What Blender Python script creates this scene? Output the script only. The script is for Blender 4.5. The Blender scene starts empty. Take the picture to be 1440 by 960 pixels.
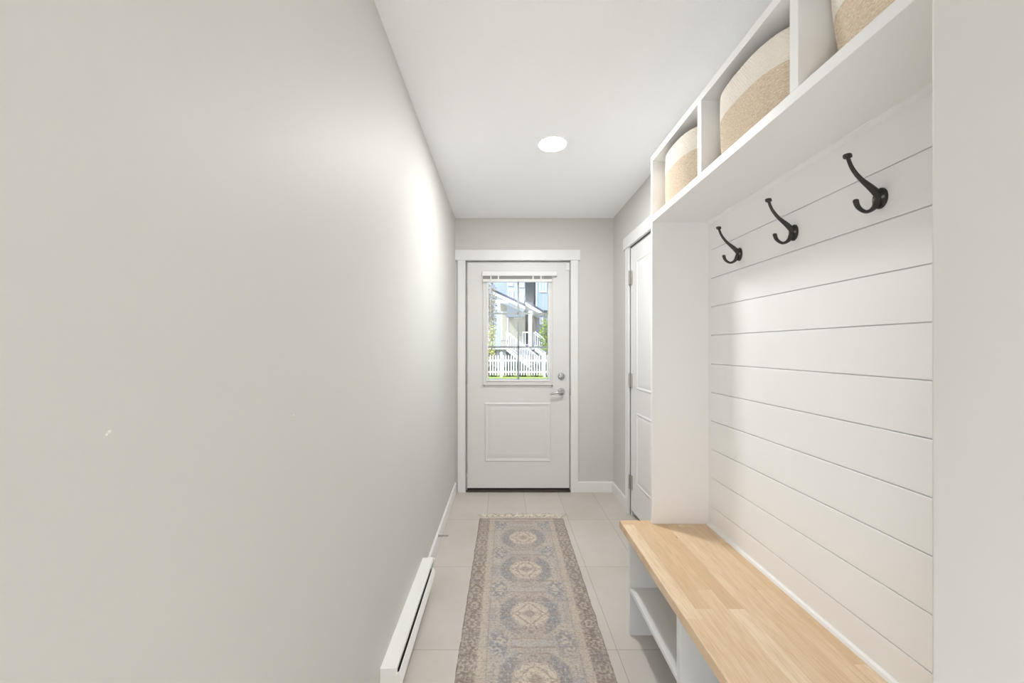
import bpy, bmesh, math, random
from mathutils import Vector, noise
C = bpy.context.scene.collection
PI = math.pi
rnd = random.Random(7)

# ------------------------------------------------------------------ camera frame of reference
H = 1.284            # eye height above the tiled floor
F = 535.0            # focal length in pixels of a 1440 px wide frame

# ------------------------------------------------------------------ materials
def srgb(r, g, b):
    f = lambda c: c / 12.92 if c <= 0.04045 else ((c + 0.055) / 1.055) ** 2.4
    return (f(r / 255), f(g / 255), f(b / 255), 1.0)

class NT:
    """small helper to write node graphs"""
    def __init__(s, name):
        s.m = bpy.data.materials.new(name); s.m.use_nodes = True
        s.t = s.m.node_tree; s.n = s.t.nodes; s.l = s.t.links
        s.b = s.n['Principled BSDF']
    def inp(s, sock, v):
        if isinstance(v, bpy.types.NodeSocket): s.l.new(v, sock)
        elif v is not None: sock.default_value = v
    def math(s, op, a, b=None, c=None):
        n = s.n.new('ShaderNodeMath'); n.operation = op
        for i, v in enumerate((a, b, c)):
            if v is not None: s.inp(n.inputs[i], v)
        return n.outputs[0]
    def pos(s):
        return s.n.new('ShaderNodeNewGeometry').outputs['Position']
    def obj(s):
        return s.n.new('ShaderNodeTexCoord').outputs['Object']
    def sep(s, v):
        n = s.n.new('ShaderNodeSeparateXYZ'); s.l.new(v, n.inputs[0]); return n.outputs
    def comb(s, x, y, z):
        n = s.n.new('ShaderNodeCombineXYZ')
        for i, v in enumerate((x, y, z)): s.inp(n.inputs[i], v)
        return n.outputs[0]
    def noise(s, v, scale, detail=3, rough=0.5, out=0):
        n = s.n.new('ShaderNodeTexNoise')
        if v is not None: s.l.new(v, n.inputs['Vector'])
        n.inputs['Scale'].default_value = scale; n.inputs['Detail'].default_value = detail
        n.inputs['Roughness'].default_value = rough
        return n.outputs[out]
    def white(s, v):
        n = s.n.new('ShaderNodeTexWhiteNoise'); n.noise_dimensions = '3D'; s.l.new(v, n.inputs['Vector']); return n.outputs[0]
    def ramp(s, f, stops):
        n = s.n.new('ShaderNodeValToRGB'); e = n.color_ramp.elements
        while len(e) < len(stops): e.new(0.5)
        for q, (p, c) in zip(e, stops): q.position = p; q.color = c
        s.l.new(f, n.inputs[0]); return n.outputs[0]
    def mix(s, f, a, b, mode='MIX'):
        n = s.n.new('ShaderNodeMix'); n.data_type = 'RGBA'; n.blend_type = mode
        s.inp(n.inputs[0], f); s.inp(n.inputs[6], a); s.inp(n.inputs[7], b); return n.outputs[2]
    def mapr(s, v, a, b, c=0.0, d=1.0):
        n = s.n.new('ShaderNodeMapRange'); s.l.new(v, n.inputs[0])
        for i, q in enumerate((a, b, c, d)): n.inputs[i + 1].default_value = q
        return n.outputs[0]
    def bump(s, h, strength=0.2, dist=0.01):
        n = s.n.new('ShaderNodeBump'); n.inputs['Strength'].default_value = strength
        n.inputs['Distance'].default_value = dist; s.l.new(h, n.inputs['Height'])
        s.l.new(n.outputs[0], s.b.inputs['Normal'])
    def set(s, color=None, rough=None, metal=None, spec=None, coat=None):
        if color is not None: s.inp(s.b.inputs['Base Color'], color)
        if rough is not None: s.inp(s.b.inputs['Roughness'], rough)
        if metal is not None: s.b.inputs['Metallic'].default_value = metal
        if spec is not None: s.b.inputs['Specular IOR Level'].default_value = spec
        if coat is not None: s.b.inputs['Coat Weight'].default_value = coat
        return s.m

def paint(name, col, rough=0.5, var=0.02, bs=60, bst=0.05, bd=0.002, spec=None):
    t = NT(name); p = t.pos()
    f = t.mapr(t.noise(p, 2.3, 4), 0.3, 0.7, 1 - var, 1 + var * 0.5)
    c = t.mix(1.0, col, t.comb(f, f, f), 'MULTIPLY')
    t.set(c, rough, spec=spec)
    if bst: t.bump(t.noise(p, bs, 4), bst, bd)
    return t.m

M = {}
M['wall'] = paint('wall_paint', srgb(208, 207, 203), 0.55, 0.01, 260, 0.05, 0.001, 0.32)
M['ceiling'] = paint('ceiling_paint', srgb(252, 253, 255), 0.85, 0.01, 95, 0.5, 0.004)
M['white'] = paint('trim_white', srgb(231, 231, 230), 0.38, 0.006, 40, 0.02, 0.001)
M['white2'] = paint('cabinet_white', srgb(242, 242, 242), 0.42, 0.006, 40, 0.02, 0.001)
M['shiplap'] = paint('shiplap_white', srgb(241, 241, 241), 0.5, 0.006, 40, 0.02, 0.001)
M['door'] = paint('door_white', srgb(220, 220, 218), 0.4, 0.006, 120, 0.03, 0.001)
M['bench'] = paint('bench_shaded_white', srgb(224, 226, 227), 0.42, 0.006, 40, 0.02, 0.001)  # greyer than the cabinet white, shading inside the bench put into the colour
M['caulk'] = paint('caulk', srgb(236, 235, 231), 0.5)
M['heater'] = paint('heater_enamel', srgb(240, 240, 236), 0.3, 0.004, 40, 0.0)
M['dark'] = paint('dark_gap', srgb(60, 54, 50), 0.7)
M['threshold'] = paint('threshold_bronze', srgb(74, 64, 58), 0.5, 0.1)
M['hingegrey'] = paint('hinge_grey', srgb(176, 174, 170), 0.35)
def metal(name, col, rough):
    t = NT(name); return t.set(t.mix(t.noise(t.obj(), 30), col, tuple(c * 0.85 for c in col[:3]) + (1,)), rough, 1.0)
M['nickel'] = metal('satin_nickel', srgb(196, 194, 188), 0.28)
M['chrome'] = metal('door_chrome', srgb(196, 196, 194), 0.16)
M['alu'] = metal('heater_fins', srgb(120, 120, 122), 0.5)
t = NT('black_iron'); t.set(t.mix(t.noise(t.obj(), 60), srgb(50, 48, 45), srgb(66, 63, 59)), 0.42, 0.0, 0.4)
t.bump(t.noise(t.obj(), 300, 3), 0.15, 0.001); M['iron'] = t.m
t = NT('screw_black'); t.set(t.mix(t.noise(t.obj(), 90), srgb(110, 108, 106), srgb(160, 158, 156)), 0.3, 0.6); M['screw'] = t.m
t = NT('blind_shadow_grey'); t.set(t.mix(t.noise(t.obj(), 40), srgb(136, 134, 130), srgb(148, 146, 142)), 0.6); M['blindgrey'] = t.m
t = NT('grille_grey'); t.set(t.mix(t.noise(t.obj(), 40), srgb(186, 188, 186), srgb(198, 200, 197)), 0.5); M['grille'] = t.m

# lamp lens
t = NT('lamp_lens'); t.b.inputs['Emission Color'].default_value = (1, 0.985, 0.96, 1); t.b.inputs['Emission Strength'].default_value = 9.0
t.set(srgb(250, 250, 248), 0.4); M['lens'] = t.m

# glass : clear pane
t = NT('window_glass'); t.n.remove(t.b)
tr = t.n.new('ShaderNodeBsdfTransparent'); tr.inputs[0].default_value = (0.97, 0.98, 0.975, 1)
gl = t.n.new('ShaderNodeBsdfGlossy'); gl.inputs['Roughness'].default_value = 0.02
fr = t.n.new('ShaderNodeFresnel'); fr.inputs[0].default_value = 1.45
mx = t.n.new('ShaderNodeMixShader'); t.l.new(fr.outputs[0], mx.inputs[0]); t.l.new(tr.outputs[0], mx.inputs[1]); t.l.new(gl.outputs[0], mx.inputs[2])
t.l.new(mx.outputs[0], t.n['Material Output'].inputs[0]); M['glass'] = t.m

# floor tiles 305 x 613 mm
t = NT('porcelain_tile'); s = t.sep(t.pos())
u = t.math('DIVIDE', t.math('SUBTRACT', s[0], 0.178 - 3.05), 0.305)
v = t.math('DIVIDE', t.math('SUBTRACT', s[1], 2.846 - 6.135), 0.6135)
fu = t.math('ABSOLUTE', t.math('SUBTRACT', t.math('FRACT', t.math('ADD', u, 0.5)), 0.5))
fv = t.math('ABSOLUTE', t.math('SUBTRACT', t.math('FRACT', t.math('ADD', v, 0.5)), 0.5))
gu = t.math('LESS_THAN', fu, 0.0014 / 0.305); gv = t.math('LESS_THAN', fv, 0.0014 / 0.6135)
gr = t.math('MAXIMUM', gu, gv)
idn = t.white(t.comb(t.math('FLOOR', u), t.math('FLOOR', v), 0.0))
mot = t.noise(t.pos(), 2.2, 5, 0.6)
col = t.mix(t.mapr(mot, 0.35, 0.65), srgb(194, 187, 179), srgb(204, 198, 192))
tv = t.mapr(idn, 0, 1, 0.97, 1.02)
col = t.mix(1.0, col, t.comb(tv, tv, tv), 'MULTIPLY')
spk = t.math('GREATER_THAN', t.noise(t.pos(), 55, 2, 0.5), 0.78)
col = t.mix(t.math('MULTIPLY', spk, 0.35), col, srgb(150, 138, 126))
col = t.mix(t.math('MULTIPLY', gr, 0.75), col, srgb(142, 134, 126))
t.set(col, t.mapr(mot, 0.3, 0.7, 0.42, 0.5)); t.bump(t.math('SUBTRACT', t.math('MULTIPLY', t.noise(t.pos(), 180, 3), 0.15), gr), 0.25, 0.001)
M['tile'] = t.m

# butcher block bench top
t = NT('butcher_block'); s = t.sep(t.pos())
W_ = 0.0515
u = t.math('DIVIDE', t.math('SUBTRACT', s[0], 0.558 - W_ * 20), W_); iu = t.math('FLOOR', u)
off = t.white(t.comb(iu, 3.7, 0.0))
v = t.math('DIVIDE', t.math('ADD', s[1], t.math('MULTIPLY', off, 3.1)), 0.62); iv = t.math('FLOOR', v)
r1 = t.white(t.comb(iu, iv, 1.3)); r2 = t.white(t.comb(iu, iv, 9.1))
gx = t.math('ADD', t.math('MULTIPLY', s[0], 26.0), t.math('MULTIPLY', r1, 40)); gy = t.math('ADD', t.math('MULTIPLY', s[1], 2.4), t.math('MULTIPLY', r2, 30))
grain = t.noise(t.comb(gx, gy, s[2]), 3.2, 6, 0.62)
fine = t.noise(t.comb(t.math('MULTIPLY', s[0], 420), t.math('MULTIPLY', s[1], 11), r1), 1.0, 3, 0.6)
base = t.ramp(r1, [(0.0, srgb(214, 184, 148)), (0.35, srgb(223, 197, 163)), (0.7, srgb(229, 207, 176)), (1.0, srgb(236, 219, 193))])
c2 = t.mix(t.mapr(grain, 0.44, 0.70, 0, 0.55), base, srgb(202, 164, 122))
c3 = t.mix(t.mapr(fine, 0.48, 0.75, 0, 0.4), c2, srgb(188, 142, 96))
eu = t.math('ABSOLUTE', t.math('SUBTRACT', t.math('FRACT', t.math('ADD', u, 0.5)), 0.5))
seam = t.math('LESS_THAN', eu, 0.010)
c4 = t.mix(t.math('MULTIPLY', seam, 0.12), c3, srgb(176, 130, 86))
kn = t.math('GREATER_THAN', t.noise(t.comb(t.math('MULTIPLY', s[0], 1.0), t.math('MULTIPLY', s[1], 0.45), 0.4), 34, 1, 0.3), 0.80)
c5 = t.mix(t.math('MULTIPLY', kn, 0.5), c4, srgb(150, 106, 66))
t.set(c5, t.mapr(fine, 0.3, 0.8, 0.36, 0.5)); t.bump(fine, 0.06, 0.0008); M['wood'] = t.m

# rug : colours come from a woven pattern stored per vertex, threads from nodes
t = NT('woven_rug'); a = t.n.new('ShaderNodeAttribute'); a.attribute_name = 'weave'
s = t.sep(t.obj())
wob = t.math('MULTIPLY', t.noise(t.obj(), 9, 2), 3.0)
weft = t.math('SINE', t.math('ADD', t.math('MULTIPLY', s[1], 2 * PI / 0.0075), wob))
warp = t.math('SINE', t.math('MULTIPLY', s[0], 2 * PI / 0.006))
th = t.noise(t.comb(t.math('MULTIPLY', s[0], 60), t.math('MULTIPLY', s[1], 420), 0.0), 1.0, 3, 0.7)
th2 = t.noise(t.obj(), 330, 2, 0.6)
k = t.mapr(th, 0.3, 0.7, 0.80, 1.12); k2 = t.mapr(th2, 0.3, 0.7, 0.80, 1.15)
c = t.mix(1.0, a.outputs['Color'], t.comb(k, k, k), 'MULTIPLY'); c = t.mix(1.0, c, t.comb(k2, k2, k2), 'MULTIPLY')
t.set(c, 0.95, spec=0.1)
t.bump(t.math('ADD', t.math('ADD', t.math('MULTIPLY', weft, 0.5), t.math('MULTIPLY', warp, 0.25)), t.math('MULTIPLY', th2, 1.2)), 0.6, 0.002)
M['rug'] = t.m
t = NT('rug_fringe'); t.set(t.mix(t.noise(t.obj(), 120), srgb(216, 205, 188), srgb(242, 236, 224)), 0.95); M['fringe'] = t.m

# baskets
def basket_mat(name, ca, cb, diag):
    t = NT(name); s = t.sep(t.obj())
    ang = t.math('ARCTAN2', s[1], s[0])
    f1 = t.noise(t.comb(t.math('MULTIPLY', ang, 16), t.math('MULTIPLY', s[2], 260), 0.0), 1.0, 3, 0.6)
    f2 = t.noise(t.comb(t.math('MULTIPLY', ang, 70), t.math('MULTIPLY', s[2], 150), 2.0), 1.0, 3, 0.6)
    w = t.math('SINE', t.math('ADD', t.math('MULTIPLY', ang, 95), t.math('MULTIPLY', s[2], diag)))
    f = t.math('ADD', t.math('MULTIPLY', f1, 0.6), t.math('MULTIPLY', f2, 0.4))
    coil = t.math('ABSOLUTE', t.math('SINE', t.math('ADD', t.math('MULTIPLY', s[2], PI / 0.0068), t.math('MULTIPLY', f2, 0.9))))
    c = t.mix(t.mapr(f, 0.36, 0.64), ca, cb)
    c = t.mix(t.mapr(coil, 0.0, 0.45, 0.42 if diag > 600 else 0.14, 0.0), c, tuple(q * 0.62 for q in ca[:3]) + (1,))  # creases between the coils darkened in the colour itself
    t.set(c, 0.85, spec=0.2); t.bump(t.math('ADD', f, t.math('MULTIPLY', w, 0.18)), 0.7, 0.004)
    return t.m
M['tan'] = basket_mat('jute_tan', srgb(214, 192, 165), srgb(246, 232, 212), 900)
M['cream'] = basket_mat('cotton_cream', srgb(243, 234, 220), srgb(252, 247, 238), 500)

# outdoor
def flat(name, a, b, sc=8, rough=0.7):
    t = NT(name); t.set(t.mix(t.noise(t.pos(), sc, 4), a, b), rough); return t.m
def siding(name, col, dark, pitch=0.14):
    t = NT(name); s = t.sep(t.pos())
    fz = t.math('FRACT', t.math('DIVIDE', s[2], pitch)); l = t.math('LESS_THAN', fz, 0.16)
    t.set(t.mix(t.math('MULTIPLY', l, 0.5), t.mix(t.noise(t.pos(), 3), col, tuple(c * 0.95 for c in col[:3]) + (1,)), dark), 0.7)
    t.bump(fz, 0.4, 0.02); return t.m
M['sid_white'] = siding('white_siding', srgb(186, 194, 210), srgb(158, 168, 190))
M['sid_blue'] = siding('blue_siding', srgb(168, 184, 208), srgb(138, 154, 182))
M['sid_grey'] = siding('shaded_siding', srgb(150, 152, 148), srgb(130, 132, 130))  # grey-green carries the shade of the recessed side wall in its colour
M['sid_lav'] = siding('pale_siding', srgb(160, 158, 170), srgb(140, 138, 152))
M['ext_white'] = flat('exterior_white', srgb(222, 224, 229), srgb(232, 233, 236))
M['ext_cream'] = flat('exterior_cream', srgb(176, 172, 158), srgb(186, 182, 168))
M['shingle'] = flat('roof_shingle', srgb(72, 76, 90), srgb(96, 100, 112), 30)
M['ext_dark'] = flat('dark_opening', srgb(92, 90, 76), srgb(104, 100, 84))
M['ext_tan'] = flat('tan_door', srgb(160, 146, 130), srgb(170, 156, 140))
M['ext_glass'] = flat('house_glass', srgb(150, 164, 186), srgb(176, 190, 210), 2, 0.15)
M['concrete'] = flat('concrete', srgb(226, 226, 224), srgb(236, 235, 232), 12)
M['grass'] = flat('lawn_grass', srgb(150, 172, 70), srgb(196, 208, 110), 40, 0.9)
M['leaf'] = flat('yellow_leaves', srgb(196, 196, 110), srgb(226, 222, 160), 14, 0.8)
M['leafg'] = flat('green_leaves', srgb(120, 140, 70), srgb(170, 186, 100), 14, 0.8)
M['leafd'] = flat('shrub_leaves', srgb(70, 78, 52), srgb(120, 124, 84), 14, 0.8)
M['leaft'] = flat('bronze_leaves', srgb(138, 128, 110), srgb(186, 172, 146), 14, 0.8)
M['bark'] = flat('bark', srgb(110, 100, 88), srgb(134, 122, 106), 14, 0.9)
M['brick_out'] = flat('own_facade', srgb(190, 190, 190), srgb(200, 200, 200))

# ------------------------------------------------------------------ mesh helpers
def wloc(o):
    v = Vector((0, 0, 0))
    while o is not None: v += o.location; o = o.parent
    return v

class MB:
    def __init__(s): s.v = []; s.f = []
    def box(s, x0, x1, y0, y1, z0, z1):
        n = len(s.v)
        s.v += [(x, y, z) for z in (z0, z1) for x, y in ((x0, y0), (x1, y0), (x1, y1), (x0, y1))]
        s.f += [tuple(n + i for i in q) for q in ((3, 2, 1, 0), (4, 5, 6, 7), (0, 1, 5, 4), (1, 2, 6, 5), (2, 3, 7, 6), (3, 0, 4, 7))]
        return s
    def prism(s, pts, axis, a, b):
        """extrude polygon along axis ('x','y','z') from a to b; pts are the other two coords in xyz order"""
        def mk(p, t):
            if axis == 'x': return (t, p[0], p[1])
            if axis == 'y': return (p[0], t, p[1])
            return (p[0], p[1], t)
        n = len(s.v); m = len(pts)
        s.v += [mk(p, a) for p in pts] + [mk(p, b) for p in pts]
        s.f += [tuple(range(n + m - 1, n - 1, -1)), tuple(range(n + m, n + 2 * m))]
        s.f += [(n + i, n + (i + 1) % m, n + m + (i + 1) % m, n + m + i) for i in range(m)]
        return s
    def ring(s, x0, x1, z0, z1, w, y0, y1, ch=0.0):
        """rectangular frame in the XZ plane, inner edge inset by w, chamfer ch towards the room (y0)"""
        o = [(x0, z0), (x1, z0), (x1, z1), (x0, z1)]
        def off(d): return [(x0 + d, z0 + d), (x1 - d, z0 + d), (x1 - d, z1 - d), (x0 + d, z1 - d)]
        loops = [[(x, y1, z) for x, z in off(0)], [(x, y0 + ch, z) for x, z in off(0)], [(x, y0, z) for x, z in off(ch)],
                 [(x, y0, z) for x, z in off(w - ch)], [(x, y0 + ch, z) for x, z in off(w)], [(x, y1, z) for x, z in off(w)]]
        n = len(s.v)
        for L in loops: s.v += L
        for k in range(6):
            a, b = n + 4 * k, n + 4 * ((k + 1) % 6)
            s.f += [(a + i, a + (i + 1) % 4, b + (i + 1) % 4, b + i) for i in range(4)]
        return s
    def tube(s, pts, rad, seg=12, cap=True):
        pts = [Vector(p) for p in pts]
        if not hasattr(rad, '__len__'): rad = [rad] * len(pts)
        n = len(s.v); N = None
        for i, p in enumerate(pts):
            d = (pts[min(i + 1, len(pts) - 1)] - pts[max(i - 1, 0)]).normalized()
            if N is None:
                N = d.orthogonal().normalized()
            else:
                N = (N - d * N.dot(d)).normalized()
            B = d.cross(N)
            for k in range(seg):
                a = 2 * PI * k / seg; q = p + (N * math.cos(a) + B * math.sin(a)) * rad[i]
                s.v.append(tuple(q))
        for i in range(len(pts) - 1):
            a, b = n + i * seg, n + (i + 1) * seg
            s.f += [(a + k, a + (k + 1) % seg, b + (k + 1) % seg, b + k) for k in range(seg)]
        if cap:
            s.f.append(tuple(range(n + seg - 1, n - 1, -1)))
            e = n + (len(pts) - 1) * seg; s.f.append(tuple(range(e, e + seg)))
        return s
    def lathe(s, c, axis, prof, seg=32, sx=1.0, sy=1.0):
        """prof: list of (radius, height along axis); sx, sy stretch the two cross axes"""
        c = Vector(c); A = Vector(axis).normalized()
        if abs(A.z) > 0.9: U = Vector((1, 0, 0))
        else: U = Vector((0, 0, 1)).cross(A).normalized()
        Vv = A.cross(U); n = len(s.v)
        for r, h in prof:
            for k in range(seg):
                a = 2 * PI * k / seg
                s.v.append(tuple(c + A * h + U * (r * sx * math.cos(a)) + Vv * (r * sy * math.sin(a))))
        m = len(prof)
        for i in range(m - 1):
            a, b = n + i * seg, n + (i + 1) * seg
            s.f += [(a + k, a + (k + 1) % seg, b + (k + 1) % seg, b + k) for k in range(seg)]
        s.f.append(tuple(range(n + seg - 1, n - 1, -1))); s.f.append(tuple(range(n + (m - 1) * seg, n + m * seg)))
        return s
    def build(s, name, mat, parent=None, smooth=False, bevel=0.0, origin=None):
        me = bpy.data.meshes.new(name)
        o = bpy.data.objects.new(name, me); C.objects.link(o)
        w = wloc(parent) if parent else Vector((0, 0, 0))
        if parent: o.parent = parent
        if origin is not None:
            o.location = Vector(origin) - w; w = Vector(origin)
        me.from_pydata([tuple(Vector(v) - w) for v in s.v], [], s.f)
        bm = bmesh.new(); bm.from_mesh(me); bmesh.ops.recalc_face_normals(bm, faces=bm.faces); bm.to_mesh(me); bm.free()
        me.materials.append(M[mat] if isinstance(mat, str) else mat)
        if smooth:
            for p in me.polygons: p.use_smooth = True
            if smooth == 'auto':
                bm = bmesh.new(); bm.from_mesh(me)
                for e in bm.edges:
                    if len(e.link_faces) == 2 and e.calc_face_angle(0) > 0.7: e.smooth = False
                bm.to_mesh(me); bm.free()
        if bevel:
            b = o.modifiers.new('edge', 'BEVEL'); b.width = bevel; b.segments = 2; b.limit_method = 'ANGLE'; b.angle_limit = 0.6
        return o

def box(*a): return MB().box(*a)
def tag(o, label=None, cat=None, group=None, kind=None):
    if label: o['label'] = label
    if cat: o['category'] = cat
    if group: o['group'] = group
    if kind: o['kind'] = kind
    return o
def thing(name, loc, label, cat, group=None, kind=None):
    o = bpy.data.objects.new(name, None); C.objects.link(o); o.location = loc; o.empty_display_size = 0.1
    return tag(o, label, cat, group, kind)

# ------------------------------------------------------------------ room shell
XL, XR, YD = -0.431, 0.980, 3.393
ZC = 2.440
NX, NY0, NY1, RX, BY = 0.516, 0.33, 0.46, 2.7, -3.2        # end of the niche wall, room behind the camera
tag(box(XL - .12, RX + .12, BY - .12, YD + .12, -.12, 0).build('floor', 'tile'), 'beige porcelain tile hallway floor laid in a straight grid', 'floor', kind='structure')
tag(box(XL - .12, RX + .12, BY - .12, YD + .14, ZC, ZC + .2).build('ceiling', 'ceiling'), 'white lightly textured hallway ceiling', 'ceiling', kind='structure')
wl = tag(MB().box(XL - .12, XL, -.3, YD + .14, 0, ZC).box(XL - .12, XL, BY - .12, -1.5, 0, ZC).box(XL - .12, XL, -1.5, -.3, 0, .1).box(XL - .12, XL, -1.5, -.3, .9, ZC).build('wall_left', 'wall', origin=(XL, 0, 0)), 'long bare pale grey wall with a satin sheen beside the runner rug', 'wall', kind='structure')
for (px, py, r) in ((154, 607, 0.0018), (150, 611, 0.0014), (413, 584, 0.0016)):
    Y = -XL * F / (708 - px); z = H + (489 - py) / F * Y
    MB().lathe((XL - .0004, Y, z), (1, 0, 0), [(r * 1.3, 0), (r * 1.1, .0006), (r * .4, .0010)], 14).build('wall_patch', 'caulk', wl, smooth=True)
DX0, DX1, DZ = -.331, .594, 2.052
m = MB().box(XL, DX0, YD, YD + .14, 0, ZC).box(DX1, XR + .12, YD, YD + .14, 0, ZC).box(DX0, DX1, YD, YD + .14, DZ, ZC)
tag(m.build('wall_far', 'wall'), 'pale grey end wall around the front door', 'wall', kind='structure')
CY0, CY1, CZ = 2.095, 2.929, 2.052                          # closet doorway in the right wall
m = MB().box(XR, XR + .12, CY1, YD, 0, ZC).box(XR, XR + .12, CY0, CY1, CZ, ZC).box(XR, XR + .12, NY0, CY0, 0, ZC)
tag(m.build('wall_right', 'wall'), 'pale grey right wall between closet door and end wall', 'wall', kind='structure')
tag(MB().box(XR + .5, XR + .6, CY0 - .3, CY1 + .3, -.1, ZC).box(XR + .12, XR + .6, CY0 - .4, CY0 - .3, -.1, ZC).box(XR + .12, XR + .6, CY1 + .3, CY1 + .4, -.1, ZC).box(XR + .12, XR + .6, CY0 - .4, CY1 + .4, -.12, -.01).box(XR + .12, XR + .6, CY0 - .4, CY1 + .4, ZC - .02, ZC + .1).build('wall_closet', 'wall'), 'back wall of the closet behind the side door', 'wall', kind='structure')
tag(box(NX, RX, NY0, NY1, 0, ZC).build('wall_right_near', 'wall', bevel=0.004), 'warm grey wall end at the right edge closing off the shiplap niche', 'wall', kind='structure')
m = MB().box(RX, RX + .12, BY, NY1, 0, ZC)
tag(m.build('wall_room', 'wall'), 'side wall of the room behind the viewpoint', 'wall', kind='structure')
m = MB().box(XL, 1.35, BY - .12, BY, 0, ZC).box(2.55, RX, BY - .12, BY, 0, ZC).box(1.35, 2.55, BY - .12, BY, 0, .1).box(1.35, 2.55, BY - .12, BY, .9, ZC)
tag(m.build('wall_back', 'wall'), 'back wall with an added low window behind the viewpoint', 'wall', kind='structure')
w1 = thing('added_window_1', (1.95, BY, .1), 'added low white framed window around a fill light in the back wall behind the viewpoint', 'window', kind='structure')  # unseen window, added to hold the fill light in the back wall
MB().ring(1.35, 2.55, .1, .9, .04, BY - .1, BY - .05).build('window_frame', 'white', w1); box(1.39, 2.51, BY - .075, BY - .07, .14, .86).build('pane', 'glass', w1)

w2 = thing('added_window_2', (XL, -.9, .1), 'added low white framed window around a fill light in the left wall behind the viewpoint', 'window', kind='structure')  # unseen window, added as a surround for the left fill light
MB().box(XL - .1, XL - .05, -1.5, -1.46, .1, .9).box(XL - .1, XL - .05, -.34, -.3, .1, .9).box(XL - .1, XL - .05, -1.46, -.34, .1, .14).box(XL - .1, XL - .05, -1.46, -.34, .86, .9).build('window_frame', 'white', w2)
box(XL - .075, XL - .07, -1.46, -.34, .14, .86).build('pane', 'glass', w2)

# baseboards
def bb(name, pts, axis, a, b, label): return tag(MB().prism(pts, axis, a, b).build(name, 'white', bevel=0.0015), label, 'baseboard', kind='structure')
BH = .094
bb('baseboard_left', [(XL, 0), (XL + .014, 0), (XL + .014, BH - .006), (XL + .009, BH), (XL, BH)], 'y', 2.03, YD - .016, 'white baseboard along the left wall beyond the heater')
bb('baseboard_far', [(YD, 0), (YD - .014, 0), (YD - .014, BH - .006), (YD - .009, BH), (YD, BH)], 'x', .662, XR, 'short white baseboard between front door casing and right corner')
bb('baseboard_right', [(XR, 0), (XR - .014, 0), (XR - .014, BH - .006), (XR - .009, BH), (XR, BH)], 'y', 3.010, YD - .014, 'white baseboard between the corner and the closet door casing')

# casings
tr1 = thing('trim_1', (0.13, YD, 0), 'white flat casing with wider header around the front door', 'door casing', kind='structure')
box(-.407, -.337, YD - .018, YD, 0, 2.061).build('casing_leg', 'white', tr1, bevel=.0015)
box(.597, .662, YD - .018, YD, 0, 2.061).build('casing_leg', 'white', tr1, bevel=.0015)
box(XL + .001, .681, YD - .024, YD, 2.061, 2.153).build('header', 'white', tr1, bevel=.0015)
m = MB().box(DX0 - .006, DX0 + .004, YD, YD + .14, 0, DZ + .002).box(DX1 - .002, DX1 + .004, YD, YD + .14, 0, DZ + .002).box(DX0, DX1, YD, YD + .14, DZ - .003, DZ + .006)
m.box(DX0 + .004, DX0 + .02, YD + .052, YD + .08, 0, DZ).box(DX1 - .018, DX1 - .002, YD + .052, YD + .08, 0, DZ).box(DX0, DX1, YD + .052, YD + .08, DZ - .018, DZ - .003)
m.build('jamb', 'white', tr1)
box(DX0, DX1, YD - .012, YD + .14, 0, .016).build('threshold', 'threshold', tr1, bevel=.002)

tr2 = thing('trim_2', (XR, 2.5, 0), 'white casing around the closet door on the right wall', 'door casing', kind='structure')
box(XR - .018, XR, 2.940, 3.010, 0, 2.061).build('casing_leg', 'white', tr2, bevel=.0015)
box(XR - .018, XR, 2.014, 2.084, 0, 2.061).build('casing_leg', 'white', tr2, bevel=.0015)
box(XR - .024, XR, 1.995, 3.045, 2.061, 2.150).build('header', 'white', tr2, bevel=.0015)
MB().box(XR, XR + .12, CY1 - .002, CY1 + .011, 0, CZ).box(XR, XR + .12, CY0 - .011, CY0 + .002, 0, CZ).box(XR, XR + .12, CY0, CY1, CZ - .002, CZ + .009).build('jamb', 'white', tr2)

# ------------------------------------------------------------------ front door (door_1)
d1 = thing('door_1', (DX0 + .01, YD, .03), 'white front door with six light window and chrome lever', 'door', kind='structure')
SX0, SX1, SZ0, SZ1 = -.321, .588, .034, 2.045
GX0, GX1, GZ0, GZ1 = -.139, .402, 1.003, 1.880               # glass opening
y0, y1 = YD + .004, YD + .048
LY = y0
m = MB().box(SX0, GX0, y0, y1, SZ0, SZ1).box(GX1, SX1, y0, y1, SZ0, SZ1).box(GX0, GX1, y0, y1, GZ1, SZ1).box(GX0, GX1, y0, y1, SZ0, GZ0)
m.build('slab', 'door', d1)
# pressed lower panel: raised moulding ring with a field inside
def moulding(x0, x1, z0, z1, yb, w=.026, h=.007):
    mm = MB(); loops = []
    prof = [(0, 0), (.005, h * .6), (.011, h), (.016, h * .7), (w, 0.0005), (w + .012, .002), (w + .03, .0035)]
    for d, q in prof:
        for (x, z) in ((x0 + d, z0 + d), (x1 - d, z0 + d), (x1 - d, z1 - d), (x0 + d, z1 - d)): mm.v.append((x, yb - q, z))
    for k in range(len(prof) - 1):
        mm.f += [(4 * k + i, 4 * k + (i + 1) % 4, 4 * k + 4 + (i + 1) % 4, 4 * k + 4 + i) for i in range(4)]
    e = 4 * (len(prof) - 1); mm.f.append((e, e + 1, e + 2, e + 3)); return mm
moulding(-.168, .424, .268, .795, y0, .034, .006).build('lower_panel', 'door', d1)
lf = MB().ring(-.186, .440, .948, 1.965, .040, y0 - .010, y0, .006).build('window_surround', 'door', d1)
MB().ring(-.152, .415, .985, 1.893, .017, y0 - .017, y0 + .012, .003).build('glazing_bead', 'white', d1)
box(GX0, GX1, YD + .022, YD + .025, GZ0, GZ1).build('pane', 'glass', d1)
m = MB()
m.box(.126, .141, YD + .028, YD + .034, GZ0, GZ1)
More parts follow.
